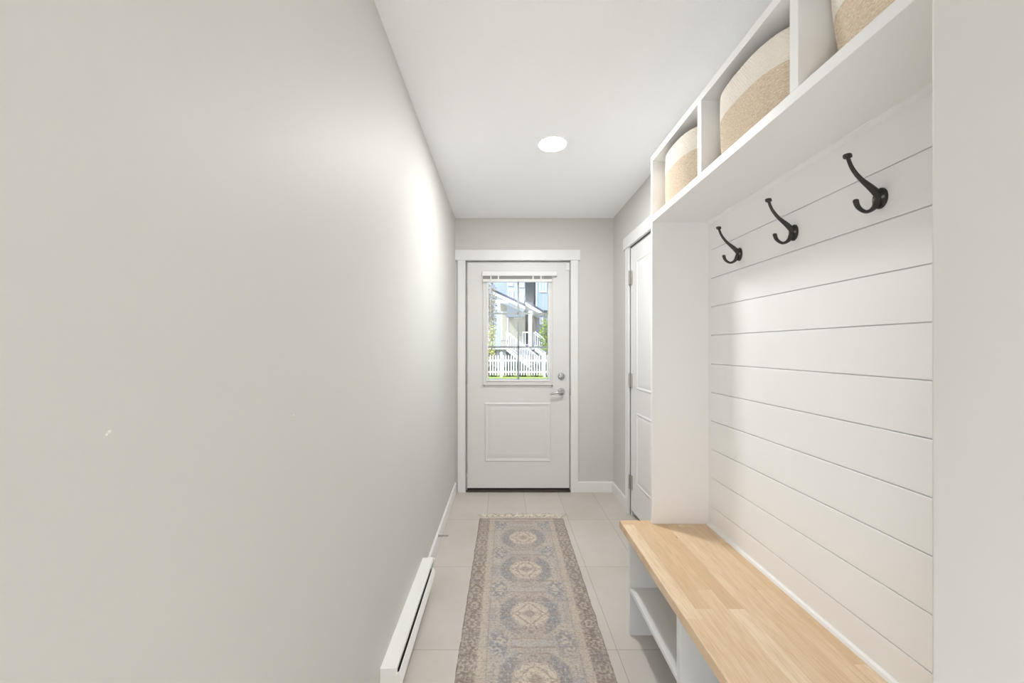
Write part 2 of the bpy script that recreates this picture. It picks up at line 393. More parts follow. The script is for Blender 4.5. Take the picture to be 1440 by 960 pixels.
for z in (1.5935, 1.292): m.box(GX0, GX1, YD + .028, YD + .034, z - .0075, z + .0075)
m.build('grille', 'grille', d1)
MB().ring(GX0 - .02, GX1 + .02, GZ0 - .02, GZ1 + .02, .022, y1 - .004, y1 + .012, .003).build('outer_bead', 'white', d1)
# bottom hold-down rod of the blind
m = MB().tube([(-.17, y0 - .014, .949), (.432, y0 - .014, .949)], .0022, 8)
m.box(-.176, -.166, y0 - .02, y0, .940, .956).box(.428, .438, y0 - .02, y0, .940, .956)
m.build('hold_down_bracket', 'blindgrey', d1)
# lock furniture
db = MB().lathe((.516, y0, 1.031), (0, -1, 0), [(.031, 0), (.031, .006), (.026, .014), (.018, .017), (.0, .0175)], 32).build('deadbolt', 'chrome', d1, smooth='auto')
MB().box(.512, .520, y0 - .036, y0 - .016, 1.012, 1.052).build('thumb_turn', 'chrome', db, bevel=.003)
lv = MB().lathe((.516, y0, .893), (0, -1, 0), [(.032, 0), (.032, .005), (.028, .011), (.014, .013), (.012, .045), (.0, .046)], 32).build('handle_rose', 'chrome', d1, smooth='auto')
MB().tube([(.520, y0 - .046, .893), (.500, y0 - .052, .893), (.468, y0 - .052, .889), (.43, y0 - .050, .881), (.412, y0 - .048, .876)], [.010, .0105, .010, .009, .0075], 14).build('lever', 'chrome', lv, smooth='auto')
for z0 in (1.755, .965, .165):
    hz = MB().tube([(DX0 + .003, y0 - .006, z0), (DX0 + .003, y0 - .006, z0 + .105)], .0062, 12)
    hz.box(DX0 - .004, DX0 + .012, y0 - .001, y0 + .004, z0, z0 + .105); hz.build('hinge', 'hingegrey', d1, smooth='auto')
sn = box(.558, .589, y0 - .014, y0, 1.975, 2.038).build('contact_sensor', 'white', d1, bevel=.003)
box(SX0, SX1, y0 + .01, y1, .018, .036).build('bottom_sweep', 'dark', d1)
bpy_latch = MB().box(.588, .600, YD - .0185, YD + .01, .865, .925).build('strike_plate', 'nickel', tr1, bevel=.002)

# raised mini blind
bl = thing('mini_blind', (.13, y0 - .02, 1.96), 'white mini blind pulled fully up above the front door glass', 'window blind')
box(-.190, .474, y0 - .032, y0 - .010, 1.921, 1.962).build('headrail', 'white', bl, bevel=.003)
box(-.180, .430, y0 - .026, y0 - .0105, 1.890, 1.921).build('slat_stack', 'blindgrey', bl)
box(-.183, .433, y0 - .032, y0 - .0175, 1.869, 1.893).build('bottom_rail', 'white', bl, bevel=.002)
for x in (-.112, -.045, .262, .332):
    box(x - .006, x + .006, y0 - .031, y0 - .026, 1.888, 1.922).build('cord_clip', 'white', bl, bevel=.001)
MB().tube([(-.113, y0 - .046, 1.93), (-.112, y0 - .047, 1.31)], .0026, 8).build('tilt_wand', 'white', bl)
MB().tube([(.350, y0 - .046, 1.93), (.350, y0 - .046, 1.36)], .0012, 6).build('lift_cord', 'white', bl)

# ------------------------------------------------------------------ closet door (door_2)
d2 = thing('door_2', (XR + .004, CY1, .03), 'bright white panelled closet door hinged beside the corner', 'door', kind='structure')
dx = XR + .003
MB().box(dx, dx + .035, CY0 + .005, CY1 - .005, .043, CZ - .006).build('slab', 'white', d2)
def moulding_x(y0_, y1_, z0, z1, xb, nm):
    mm = MB(); prof = [(0, .0005), (.006, .004), (.012, .0055), (.017, .003), (.024, .0005), (.034, .003), (.05, .004)]
    for d, q in prof:
        for (y, z) in ((y0_ + d, z0 + d), (y1_ - d, z0 + d), (y1_ - d, z1 - d), (y0_ + d, z1 - d)): mm.v.append((xb - q, y, z))
    for k in range(len(prof) - 1):
        mm.f += [(4 * k + i, 4 * k + (i + 1) % 4, 4 * k + 4 + (i + 1) % 4, 4 * k + 4 + i) for i in range(4)]
    e = 4 * (len(prof) - 1); mm.f.append((e, e + 1, e + 2, e + 3)); mm.build(nm, 'white', d2)
moulding_x(CY0 + .13, CY1 - .125, .975, 1.935, dx, 'upper_panel')
moulding_x(CY0 + .13, CY1 - .125, .270, .808, dx, 'lower_panel')
for z in (1.770, .985, .205):
    h = MB().tube([(XR - .0125, CY1 - .004, z), (XR - .0125, CY1 - .004, z + .102)], .0068, 12)
    h.tube([(XR - .0125, CY1 - .004, z - .006), (XR - .0125, CY1 - .004, z)], [.003, .0068], 12).tube([(XR - .0125, CY1 - .004, z + .102), (XR - .0125, CY1 - .004, z + .108)], [.0068, .003], 12)
    h.box(XR - .010, XR + .003, CY1 - .034, CY1 - .005, z, z + .102)
    h.build('hinge', 'nickel', d2, smooth='auto')
MB().lathe((dx, CY0 + .07, .95), (-1, 0, 0), [(.028, 0), (.028, .006), (.01, .012), (.01, .035), (.024, .045), (.026, .056), (.016, .066), (0, .067)], 24).build('knob', 'nickel', d2, smooth='auto')

# ------------------------------------------------------------------ shiplap panelling in the niche
SXp = .965; SH = .132; Z0 = 1.342
sp = thing('shiplap_panelling', (SXp, 1.1, .455), 'white horizontal shiplap planks lining the niche behind the coat hooks', 'wall panelling', kind='structure')
gro = [Z0 + SH * k for k in range(-6, 4)]
edges = [.30] + gro + [1.872]
m = MB()
pts = []
for i in range(len(edges) - 1):                              # one continuous board profile with 3 mm grooves
    a = edges[i] + (.0014 if i else 0); b = edges[i + 1] - (.0014 if i < len(edges) - 2 else 0)
    pts += [(SXp + .0085, a), (SXp + .0012, a), (SXp, a + .0014), (SXp, b - .0014), (SXp + .0012, b), (SXp + .0085, b)]
pts += [(XR, edges[-1]), (XR, edges[0])]
m.prism(pts, 'y', NY1, 1.768).build('planks', 'shiplap', sp)
box(SXp, XR, 1.768, 1.790, .30, 1.872).build('end_trim', 'shiplap', sp)
MB().prism([(SXp + .001, 1.8755), (SXp - .012, 1.8755), (SXp - .012, 1.871), (SXp - .001, 1.860), (SXp + .001, 1.860)], 'y', NY1, 1.79).build('top_moulding', 'shiplap', sp)
MB().prism([(SXp + .001, .455), (SXp - .012, .455), (SXp - .009, .464), (SXp + .001, .468)], 'y', NY1, 1.79).build('bottom_moulding', 'shiplap', sp)

# ------------------------------------------------------------------ cubby shelf
FX = .700
cs = thing('cubby_shelf', (FX, 1.13, .455), 'white built-in cubby shelf with tall end panel above the wooden bench', 'shelf unit')
box(FX, XR, 1.790, 1.809, .4555, 2.188).build('end_panel', 'white2', cs, bevel=.0012)
box(FX, XR, NY1, 1.790, 1.8755, 1.9050).build('bottom_board', 'white2', cs, bevel=.0012)
box(FX, XR, NY1, 1.790, 2.161, 2.188).build('top_board', 'white2', cs, bevel=.0012)
for a, b in ((1.347, 1.373), (.9035, .931), (NY1 + .001, .486)):
    box(FX, XR - .002, a, b, 1.905, 2.161).build('divider', 'white2', cs, bevel=.0012)
box(XR - .012, XR, NY1, 1.79, 1.905, 2.161).build('back_panel', 'white2', cs)

# ------------------------------------------------------------------ bench
BX = .558
be = thing('storage_bench', (BX, 1.13, 0), 'white storage bench with butcher block top beneath the coat hooks', 'bench')
box(BX, SXp, NY1, 1.832, .419, .455).build('bench_top', 'wood', be, bevel=.003)['label'] = 'light butcher block seat board'
BZ = .419
for a, b in ((1.700, 1.724), (1.214, 1.240), (.760, .786), (NY1 + .001, .484)):
    box(BX + .006, XR, a, b, 0, BZ).build('upright', 'bench', be, bevel=.0012)
for a, b in ((1.240, 1.700), (.786, 1.214), (.484, .760)):
    box(BX + .008, XR, a, b, .194, .212).build('shelf', 'bench', be, bevel=.0012)
box(XR - .012, XR, NY1, 1.70, .212, BZ).build('back_panel', 'bench', be)

# ------------------------------------------------------------------ coat hooks
def make_hook(Y, label):
    zc = 1.666; X = SXp
    h = thing('coat_hook', (X, Y, zc), label, 'coat hook', 'black coat hooks on the shiplap')
    A = lambda d, z: (X - d, Y, z)
    MB().lathe((X, Y, zc), (-1, 0, 0), [(1, 0), (1, .003), (.93, .0055), (.6, .0075), (0, .0085)], 40, .019, .0265).build('back_plate', 'iron', h, smooth='auto')
    up = [A(.004, 1.670), A(.012, 1.681), A(.027, 1.695), A(.0495, 1.7137), A(.066, 1.732), A(.0765, 1.749), A(.083, 1.7657), A(.0845, 1.772)]
    def smoothp(P, R, n=5):
        o, r = [], []
        for i in range(len(P) - 1):
            p0, p1, p2, p3 = [Vector(P[min(max(j, 0), len(P) - 1)]) for j in (i - 1, i, i + 1, i + 2)]
            for k in range(n):
                t_ = k / n
                o.append(0.5 * ((2 * p1) + (p2 - p0) * t_ + (2 * p0 - 5 * p1 + 4 * p2 - p3) * t_ * t_ + (3 * p1 - p0 - 3 * p2 + p3) * t_ ** 3)); r.append(R[i] + (R[i + 1] - R[i]) * t_)
        o.append(Vector(P[-1])); r.append(R[-1]); return o, r
    P, R = smoothp(up, [.008, .0085, .0072, .0052, .0046, .0043, .0042, .0042])
    ar = MB().tube(P, R, 16); ar.build('upper_arm', 'iron', h, smooth='auto')
    MB().lathe(A(.0845, 1.770), (-.25, 0, 1), [(.005, -.002), (.0088, .000), (.0094, .002), (.0094, .006), (.0086, .0085), (.006, .0092), (0, .0094)], 24).build('knob', 'iron', h, smooth='auto')
    lo = [A(.004, 1.668), A(.010, 1.655), A(.016, 1.644), A(.027, 1.635), A(.039, 1.632), A(.0515, 1.6377), A(.060, 1.647), A(.0645, 1.6600), A(.0650, 1.6635)]
    P, R = smoothp(lo, [.008, .0085, .0066, .0048, .0043, .0046, .0054, .0062, .0035])
    MB().tube(P, R, 16).build('lower_arm', 'iron', h, smooth='auto')
    for s_ in (-1, 1):
        MB().lathe((X - .0055, Y + s_ * .0118, zc), (-1, 0, 0), [(.0044, 0), (.0042, .0015), (.0024, .0028), (0, .0030)], 16).build('screw', 'screw', h, smooth='auto')
    return h
make_hook(1.555, 'black double coat hook nearest the front door, smallest of three in view')
make_hook(1.263, 'black double coat hook in the middle of the row of three')
make_hook(.9727, 'black double coat hook nearest the viewer, largest of three in view')

# ------------------------------------------------------------------ baskets
def make_basket(Yc, label, hb=.18, taper=.05, top=2.118, split=2.035, Xc=.8285, a=.125):
    z0 = 1.9055
    r = thing('storage_basket', (Xc, Yc, z0), label, 'basket', 'woven baskets in the cubby shelf')
    e = 2 / 2.6; SEG = 120
    def ringp(z, inset=0, wob=0.0):
        t_ = min(1, max(0, (z - z0) / (top - z0))); sc = 1 - taper * (1 - t_) ** 1.4; sc *= 1 + .012 * math.sin(t_ * PI)
        out = []
        for k in range(SEG):
            an = 2 * PI * k / SEG; c_, s_ = math.cos(an), math.sin(an)
            x = math.copysign(abs(c_) ** e, c_) * ((a - .001) * sc - inset + wob); y = math.copysign(abs(s_) ** e, s_) * (hb * sc - inset + wob)
            w_ = .0015 * math.sin(3 * an + Yc * 9)
            out.append((Xc + x + w_ * .5, Yc + y, z + .003 * t_ * math.sin(2 * an + Yc * 5)))
        return out
    def band(za, zb, inner):
        m = MB(); loops = []; n = max(6, int((zb - za) / .0017))
        for i in range(n + 1):
            z = za + (zb - za) * i / n
            loops.append(ringp(z, 0, .0015 * abs(math.sin((z - z0) * PI / .0068)) - .0015))
        if inner:
            for q in (.002, .0045, .006): loops.append(ringp(zb + (.0015 if q < .005 else 0), q))
            for i in range(0, 9): loops.append(ringp(zb - (zb - za - .001) * i / 8, .0065))
        else:
            for i in range(0, 6): loops.append(ringp(zb - (zb - za - .004) * i / 5, .0065))
        for L in loops: m.v += L
        for i in range(len(loops) - 1):
            m.f += [(i * SEG + k, i * SEG + (k + 1) % SEG, (i + 1) * SEG + (k + 1) % SEG, (i + 1) * SEG + k) for k in range(SEG)]
        if not inner:
            m.f.append(tuple(range(SEG))); m.f.append(tuple(range((len(loops) - 1) * SEG, len(loops) * SEG)))
        return m
    band(z0, split, False).build('body', 'tan', r, smooth=True)
    band(split, top, True).build('upper_band', 'cream', r, smooth=True)['label'] = 'cream upper band'
    return r
make_basket(1.578, 'cream and tan woven basket in the cubby nearest the front door', .18, .0, 2.122, 2.040)
make_basket(1.147, 'cream and tan woven basket in the middle cubby, fully in view', .182, .03, 2.118, 2.035)
make_basket(.712, 'tan woven basket in the nearest cubby, cut off by the top of the photo', .185, .12, 2.110, 2.016, .829, .124)

# ------------------------------------------------------------------ recessed ceiling light
cl = thing('ceiling_light', (.278, 2.155, ZC), 'round white recessed ceiling light, switched on', 'ceiling light')
m = MB(); pr = [(.086, 0.0), (.086, -.003), (.082, -.005), (.076, -.004), (.074, 0.0)]
m.lathe((.278, 2.155, ZC), (0, 0, 1), [(.087, .0), (.087, -.003), (.083, -.005), (.077, -.0045), (.077, -.002)], 48)
m.build('trim_ring', 'ceiling', cl, smooth='auto')
MB().lathe((.278, 2.155, ZC), (0, 0, 1), [(.077, -.004), (.076, -.0065), (.06, -.0085), (.03, -.0095), (0, -.010)], 48).build('lens', 'lens', cl, smooth=True)

# ------------------------------------------------------------------ baseboard heater
bh = thing('baseboard_heater', (XL, 1.68, 0), 'white electric baseboard heater low on the left wall', 'heater')
P = lambda L: [(XL + a, b) for a, b in L]
MB().prism(P([(0, .02), (0, .165), (.053, .167), (.0575, .162), (.0575, .150), (.0545, .150), (.0535, .157), (.004, .157), (.004, .02)]), 'y', 1.338, 2.022).build('housing', 'heater', bh, bevel=.001)
MB().prism(P([(.0635, .146), (.067, .147), (.0765, .124), (.0775, .112), (.067, .085), (.050, .028), (.046, .028), (.061, .086), (.072, .113), (.0715, .122), (.0635, .143)]), 'y', 1.340, 1.975).build('front_cover', 'heater', bh, bevel=.0008)
box(XL + .004, XL + .050, 1.35, 2.01, .03, .120).build('heating_element', 'dark', bh)
capp = [(0, 0.005), (0, .166), (.055, .168), (.0585, .163), (.0585, .152), (.056, .147), (.060, .144), (.067, .148), (.0772, .124), (.0782, .112), (.067, .085), (.050, .01), (.044, .005)]
MB().prism(P(capp), 'y', 1.326, 1.340).build('end_cap', 'heater', bh, bevel=.0012)
MB().prism(P([(0, 0.005), (0, .166), (.055, .168), (.064, .161), (.060, .13), (.044, .005)]), 'y', 2.020, 2.030).build('end_cap', 'heater', bh, bevel=.0012)

# ------------------------------------------------------------------ door stop
ds = thing('door_stop', (XL + .014, 2.44, .080), 'grey spring door stop sticking out of the left baseboard', 'door stop')
MB().lathe((XL + .014, 2.44, .080), (1, 0, 0), [(.009, 0), (.009, .002), (.005, .005), (.004, .008)], 16).build('base', 'nickel', ds, smooth='auto')
pts = []
for i in range(13 * 10 + 1):
    a = 2 * PI * i / 10; x = XL + .020 + .045 * i / 130; rr = .0045 - .0012 * i / 130
    pts.append((x, 2.44 + rr * math.cos(a), .080 + rr * math.sin(a)))
MB().tube(pts, .0016, 6).build('spring', 'nickel', ds, smooth=True)
MB().lathe((XL + .064, 2.44, .080), (1, 0, 0), [(.003, 0), (.0055, .001), (.0058, .010), (.004, .013), (0, .0135)], 16).build('tip', 'hingegrey', ds, smooth='auto')

# ------------------------------------------------------------------ runner rug
RY0, RL, RW = 2.862, 2.45, .3135
def rug_center(d): return .1345 - .0105 * (d / 1.4) - .0
cr = lambda *c: Vector(srgb(*c)[:3])
K_beige, K_grey, K_taupe, K_cream, K_tan, K_blue, K_blue2, K_dk = cr(196, 187, 178), cr(187, 183, 180), cr(166, 154, 147), cr(212, 201, 186), cr(201, 187, 171), cr(150, 151, 156), cr(173, 170, 169), cr(136, 125, 118)
def nz(x, y, z=0.0): return noise.noise(Vector((x, y, z)))
def ss(a, b, v):
    t_ = min(1, max(0, (v - a) / (b - a))); return t_ * t_ * (3 - 2 * t_)
def rug_col(x, d):
    ax = abs(x); k = math.floor((d - .30) / .366 + .5); dy = d - .30 - .366 * k; ay = abs(dy)
    wx = ax + .006 * nz(x * 22, d * 22, 3); wy = ay + .006 * nz(x * 22, d * 22, 8)
    n1 = nz(wx * 75, wy * 75, k * .35 + 1); n2 = nz(wx * 38, wy * 38, k * .2 + 5); n3 = nz(x * 9, d * 9, 2.2); n4 = nz(x * 200, d * 300, 4)
    n5 = nz(wx * 120, wy * 120, 7)
    c = K_beige.lerp(K_grey, ss(-.3, .4, n3))
    # field ornament
    c = c.lerp(K_taupe, .55 * ss(.12, .35, n1))
    c = c.lerp(K_blue2, .5 * ss(.1, .45, n2 + .3 * n3))
    # floral clusters between medallions
    q = math.hypot((wx - .148) / .060, (.183 - wy) / .078)
    g = 1 - ss(.6, 1.15, q + .35 * n2)
    c = c.lerp(K_blue, .85 * g * ss(-.25, .2, n1 + .5 * n5)); c = c.lerp(K_dk, .35 * g * ss(.15, .4, n5)); c = c.lerp(K_cream, .5 * g * ss(.2, .5, -n1))
    # bar between medallions
    b_ = (1 - ss(.010, .022, abs(.183 - wy))) * (1 - ss(.07, .12, wx)); c = c.lerp(K_grey, .8 * b_)
    b_ = (1 - ss(.002, .006, abs(.158 - wy))) * (1 - ss(.08, .12, wx)); c = c.lerp(K_taupe, .8 * b_)
    # medallion
    r = math.hypot(wx / .148, wy / .150); r += .05 * nz(wx * 30, wy * 30, 2)
    if r < 1.12:
        inner = 1 - ss(.58, .66, math.hypot(wx / .148, wy / .132))
        lobe = (1 - ss(.94, 1.05, r)) * (1 - inner)
        side = ss(.055, .085, wx)
        c = c.lerp(K_taupe.lerp(K_beige, .35), .75 * lobe); c = c.lerp(K_blue, lobe * side * (.78 + .45 * n1))
        c = c.lerp(K_cream, .55 * lobe * ss(.18, .4, n5)); c = c.lerp(K_dk, .45 * lobe * ss(.15, .4, -n1))
        c = c.lerp(K_cream, .92 * inner)
        dm = wx / .078 + wy / .072
        c = c.lerp(K_taupe, .75 * inner * (1 - ss(.04, .10, abs(dm - 1 + .25 * n2))))
        dm = wx / .034 + wy / .036; c = c.lerp(K_taupe, .8 * inner * (1 - ss(.7, 1.2, dm + .6 * n1)))
        c = c.lerp(K_dk, .45 * inner * ss(.14, .34, n1) )
    # side borders
    if ax > .178:
        c = c.lerp(K_taupe, .7 * (1 - ss(.0015, .004, abs(ax - .194))))
        s1 = ss(.200, .206, ax + .004 * nz(x * 50, d * 50, 61)); c = c.lerp(K_tan, .62 * s1)
        s2 = ss(.228, .238, ax + .006 * nz(x * 40, d * 60))
        pb = d / .122; kb = math.floor(pb + .5); db_ = abs(pb - kb) * .122; bx_ = abs(ax - .272)
        nb = nz(bx_ * 75, db_ * 90, kb * .12 + 3); nb2 = nz(x * 130, d * 150, 9); nb3 = nz(x * 60, d * 80, 21)
        cb = K_taupe.lerp(K_dk, .8 * ss(-.05, .25, nb + .5 * nb3)); cb = cb.lerp(K_cream, .65 * ss(.08, .3, -nb + .6 * nb2)); cb = cb.lerp(K_blue, .3 * ss(-.1, .4, n3))
        fl = math.hypot(bx_ / .018, db_ / .024) + .55 * nb3; cb = cb.lerp(K_cream, .45 * (1 - ss(.1, .3, abs(fl - .8)))); cb = cb.lerp(K_dk, .4 * (1 - ss(.1, .3, abs(fl - 1.35))))
        cb = cb.lerp(K_dk, .3 * ss(.1, .4, nb2))
        c = c.lerp(cb, s2)
        c = c.lerp(K_dk, .3 * ss(.303, .308, ax))
    e = d if d < 1 else 9
    if ax < .235:
        c = c.lerp(K_taupe, .8 * (1 - ss(.028, .034, e)) * (.8 + .4 * n1)); c = c.lerp(K_tan, .7 * ss(.030, .036, e) * (1 - ss(.052, .058, e)))
        c = c.lerp(K_taupe, .7 * (1 - ss(.002, .005, abs(e - .062))))
    # worn weft streaks
    st = nz(x * 4, d * 260, 11); c = c.lerp(K_dk, .22 * ss(.15, .5, st)); c = c.lerp(K_cream, .22 * ss(.15, .5, -st))
    wear = ss(-.2, .5, nz(x * 14, d * 14, 31)); c = c.lerp(K_beige, .16 * wear)
    s5 = nz(3.3, d * 130, 17); c = c.lerp(K_dk, .20 * ss(.22, .5, s5))
    c = c.lerp(K_dk, .30 * ss(.12, .36, nz(x * 95, d * 120, 41)) ); c = c.lerp(K_cream, .28 * ss(.12, .36, nz(x * 110, d * 130, 51)))
    c = c * (1 + .14 * n4) * (1.07 + .05 * nz(x * 3, d * 3, 1))
    return c
ru = thing('runner_rug', (.13, 1.6, 0), 'faded beige and blue medallion runner rug with cream fringe on the tiles', 'rug')
vs = []; cols = []; nx = 200
ds_ = []; d = 0
while d <= RL: ds_.append(d); d += .0032 if d < 1.5 else .012
for d in ds_:
    xc = rug_center(d); wl_ = .004 * nz(1, d * 14, 0) + .002 * nz(1, d * 60, 0); wr_ = .004 * nz(5, d * 14, 0) + .002 * nz(5, d * 60, 0)
    for i in range(nx + 1):
        u = -1 + 2 * i / nx; x = u * RW; ed = min(1 - abs(u), .03) / .03; ed2 = min(d, .01) / .01
        xx = xc + x + (wl_ if u < 0 else wr_) * abs(u) ** 3
        vs.append((xx, RY0 - d + .003 * nz(u * 6, 3, d), .0015 + .0055 * min(1, math.sqrt(max(0, ed))) * math.sqrt(ed2) + .0006 * nz(x * 30, d * 30, 5) * ed)); cols.append(rug_col(x, d))
me = bpy.data.meshes.new('woven_field'); R_ = len(ds_); n_ = nx + 1
wv = Vector(ru.location)
me.from_pydata([tuple(Vector(v) - wv) for v in vs], [], [(r * n_ + i, (r + 1) * n_ + i, (r + 1) * n_ + i + 1, r * n_ + i + 1) for r in range(R_ - 1) for i in range(nx)])
ca = me.color_attributes.new('weave', 'FLOAT_COLOR', 'POINT')
fl = []
for c in cols: fl += [c[0], c[1], c[2], 1.0]
ca.data.foreach_set('color', fl)
for p in me.polygons: p.use_smooth = True
me.materials.append(M['rug']); o = bpy.data.objects.new('woven_field', me); C.objects.link(o); o.parent = ru
fm = MB()
for i in range(46):                                          # knotted tassels, each a small spray of threads
    u = -.965 + 1.93 * i / 45; x0 = rug_center(0) + u * (RW - .012); lean = rnd.choice((-1, 1)) * rnd.uniform(.25, .8); L_ = rnd.uniform(.075, .115); yy = RY0 - .004
    xk = x0 + rnd.uniform(-.002, .002); yk = yy + .018
    fm.tube([(x0 - .003, yy, .005), (xk, yk, .007)], [.002, .0034], 6).tube([(x0 + .003, yy, .005), (xk, yk, .007)], [.002, .0034], 6)
    for q in range(3):
        a_ = lean + rnd.uniform(-.22, .22); l_ = L_ * rnd.uniform(.75, 1); x1 = xk + math.sin(a_) * l_; y1 = yk + math.cos(a_) * l_ * .85
        fm.tube([(xk, yk, .0065), (xk + (x1 - xk) * .45 + rnd.uniform(-.003, .003), yk + (y1 - yk) * .45, rnd.uniform(.006, .011)), (x1, y1, .0025)], [.0030, .0026, .0012], 6)
tag(fm.build('fringe', 'fringe', ru, smooth=True), 'cream knotted fringe')

# ------------------------------------------------------------------ outside
GZ = -.25
def W(px, py, Y): return ((px - 708) / F * Y, Y, H + (489 - py) / F * Y)
def bx(mb, px0, px1, py0, py1, Y, dep):                       # box whose near face spans these sight lines at distance Y
    x0, _, z1 = W(px0, py0, Y); x1, _, z0 = W(px1, py1, Y); return mb.box(x0, x1, Y, Y + dep, z0, z1)
tag(box(-14, 16, YD + .14, 18.9, GZ - .3, GZ - .02).build('pavement', 'concrete'), 'grey concrete walk between the front door and the picket fence', 'pavement', kind='structure')
tag(box(-14, 16, 18.9, 40, GZ - .3, GZ).build('lawn', 'grass'), 'bright green lawn strip along the white picket fence', 'lawn', kind='structure')
fe = thing('picket_fence', (1, 20, GZ), 'white picket fence across the lawn seen through the door glass', 'fence')
x = -3.0; i = 0
while x < 5.0:
    m = MB().prism([(x - .033, GZ + .10), (x + .033, GZ + .10), (x + .033, .86), (x, .92), (x - .033, .86)], 'y', 19.96, 19.98); m.build('picket', 'ext_white', fe); x += .136
for z in (.02, .62): box(-3.2, 5.2, 19.985, 20.03, z - .045, z + .045).build('rail', 'ext_white', fe)
for px in (-2.5, -.11, 2.15, 4.5):
    m = MB().box(px - .06, px + .06, 19.94, 20.06, GZ, 1.00).box(px - .085, px + .085, 19.915, 20.085, 1.0, 1.03)
    m.prism([(px - .07, 1.03), (px + .07, 1.03), (px, 1.09)], 'y', 19.93, 20.07); m.build('post', 'ext_white', fe)

def win(parent, px0, px1, py0, py1, Y, nm='window'):
    x0, _, z1 = W(px0, py0, Y); x1, _, z0 = W(px1, py1, Y)
    f = MB().ring(x0, x1, z0, z1, .07, Y - .06, Y + .02).box((x0 + x1) / 2 - .02, (x0 + x1) / 2 + .02, Y - .04, Y + .01, z0, z1).build(nm, 'ext_white', parent)
    box(x0 + .06, x1 - .06, Y - .03, Y + .01, z0 + .06, z1 - .06).build('pane', 'ext_glass', f)
def porch_roof(parent, pxa, pya, pxb, pyb, Y, dep, over=.5):
    xa, _, za = W(pxa, pya, Y); xb, _, zb = W(pxb, pyb, Y)
    MB().prism([(xa, za), (xb, zb), (xb, zb - .13), (xa, za - .13)], 'y', Y, Y + dep).build('porch_roof', 'shingle', parent)
    MB().prism([(xa + .02, za - .13), (xb - .02, zb - .13), (xb - .02, zb - .30), (xa + .02, za - .34)], 'y', Y + .03, Y + dep).build('fascia', 'ext_white', parent)
def railing(parent, x0, z0, x1, z1, Y, hgt=.85, step=.13):
    n = max(2, int(abs(x1 - x0) / step)); t_ = .035
    r = MB().prism([(x0, z0 + hgt), (x1, z1 + hgt), (x1, z1 + hgt + .07), (x0, z0 + hgt + .07)], 'y', Y - .03, Y + .03)
    r.prism([(x0, z0 + .08), (x1, z1 + .08), (x1, z1 + .13), (x0, z0 + .13)], 'y', Y - .02, Y + .02)
    for i in range(n + 1):
        x = x0 + (x1 - x0) * i / n; z = z0 + (z1 - z0) * i / n; r.box(x - .017, x + .017, Y - .017, Y + .017, z + .08, z + hgt + .02)
    r.build('railing', 'ext_white', parent)
def stairs(parent, xa, za, n, run, rise, Ya, Yb):
    s = MB()
    for i in range(n): s.box(xa + run * i, xa + run * (i + 1) + .02, Ya, Yb, za - rise * (i + 1) - .04, za - rise * (i + 1))
    s.build('steps', 'concrete', parent)
    for Y in (Ya - .05, Yb):
        x1, z1 = xa + run * n, za - rise * n
        MB().prism([(xa, za + .02), (x1, z1 + .02), (x1, z1 - .20), (xa, za - .26)], 'y', Y, Y + .05).build('stringer', 'ext_white', parent)
        railing(parent, xa, za, x1, z1, Y + .02)
# --- left white townhouse
A = thing('townhouse', (.6, 25, GZ), 'white townhouse with columned porch and stairs beyond the fence, left one', 'house')
YB = 25.0
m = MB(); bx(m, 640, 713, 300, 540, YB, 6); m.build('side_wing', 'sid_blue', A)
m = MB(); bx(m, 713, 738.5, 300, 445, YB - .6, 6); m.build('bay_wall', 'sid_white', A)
m = MB(); bx(m, 704, 738.5, 425, 540, YB - .02, 6); m.build('porch_back_wall', 'ext_cream', A)
win(A, 714.5, 722, 408, 421, YB - .62); win(A, 730.5, 736.5, 413, 428, YB - .62); win(A, 714.5, 721.5, 380, 402, YB - .62); win(A, 730.5, 737, 380, 404, YB - .62)
porch_roof(A, 692, 405.5, 739, 427.5, 22.4, 2.7)
m = MB(); bx(m, 697.5, 703.5, 424, 487, 22.5, .28); m.build('column', 'ext_white', A)
m = MB(); bx(m, 694, 715, 421, 426, 22.52, .3); m.build('beam', 'ext_white', A)
f = MB(); bx(f, 704.5, 715, 438, 478, YB - .08, .08); f.build('door_frame', 'ext_white', A)
m = MB(); bx(m, 706, 712.5, 441, 477, YB - .12, .1); m.build('entry_door', 'ext_cream', A)
win(A, 722.5, 734.5, 431, 448, YB - .1)
zp = W(0, 487, 22.4)[2]
xa, xb = W(684, 0, 22.4)[0], W(712, 0, 22.4)[0]
box(xa - 1.0, xb, 22.3, 25, zp - .18, zp).build('porch_floor', 'ext_white', A)
box(xa - 1.0, xb, 22.5, 25, GZ, zp - .18).build('porch_skirt', 'sid_lav', A)
m = MB(); bx(m, 687, 697, 492, 512, 22.44, .06); m.build('skirt_opening', 'ext_dark', A)
box(xb, 1.9, 23.9, 25, GZ, zp - .25).build('lower_wall', 'sid_lav', A)
box(1.1, 1.9, 23.8, 25, zp - .2, zp).build('landing', 'ext_white', A)
stairs(A, xb, zp, 8, .235, .185, 22.3, 23.5)
railing(A, xa - .9, zp, xa + .7, zp, 22.35)
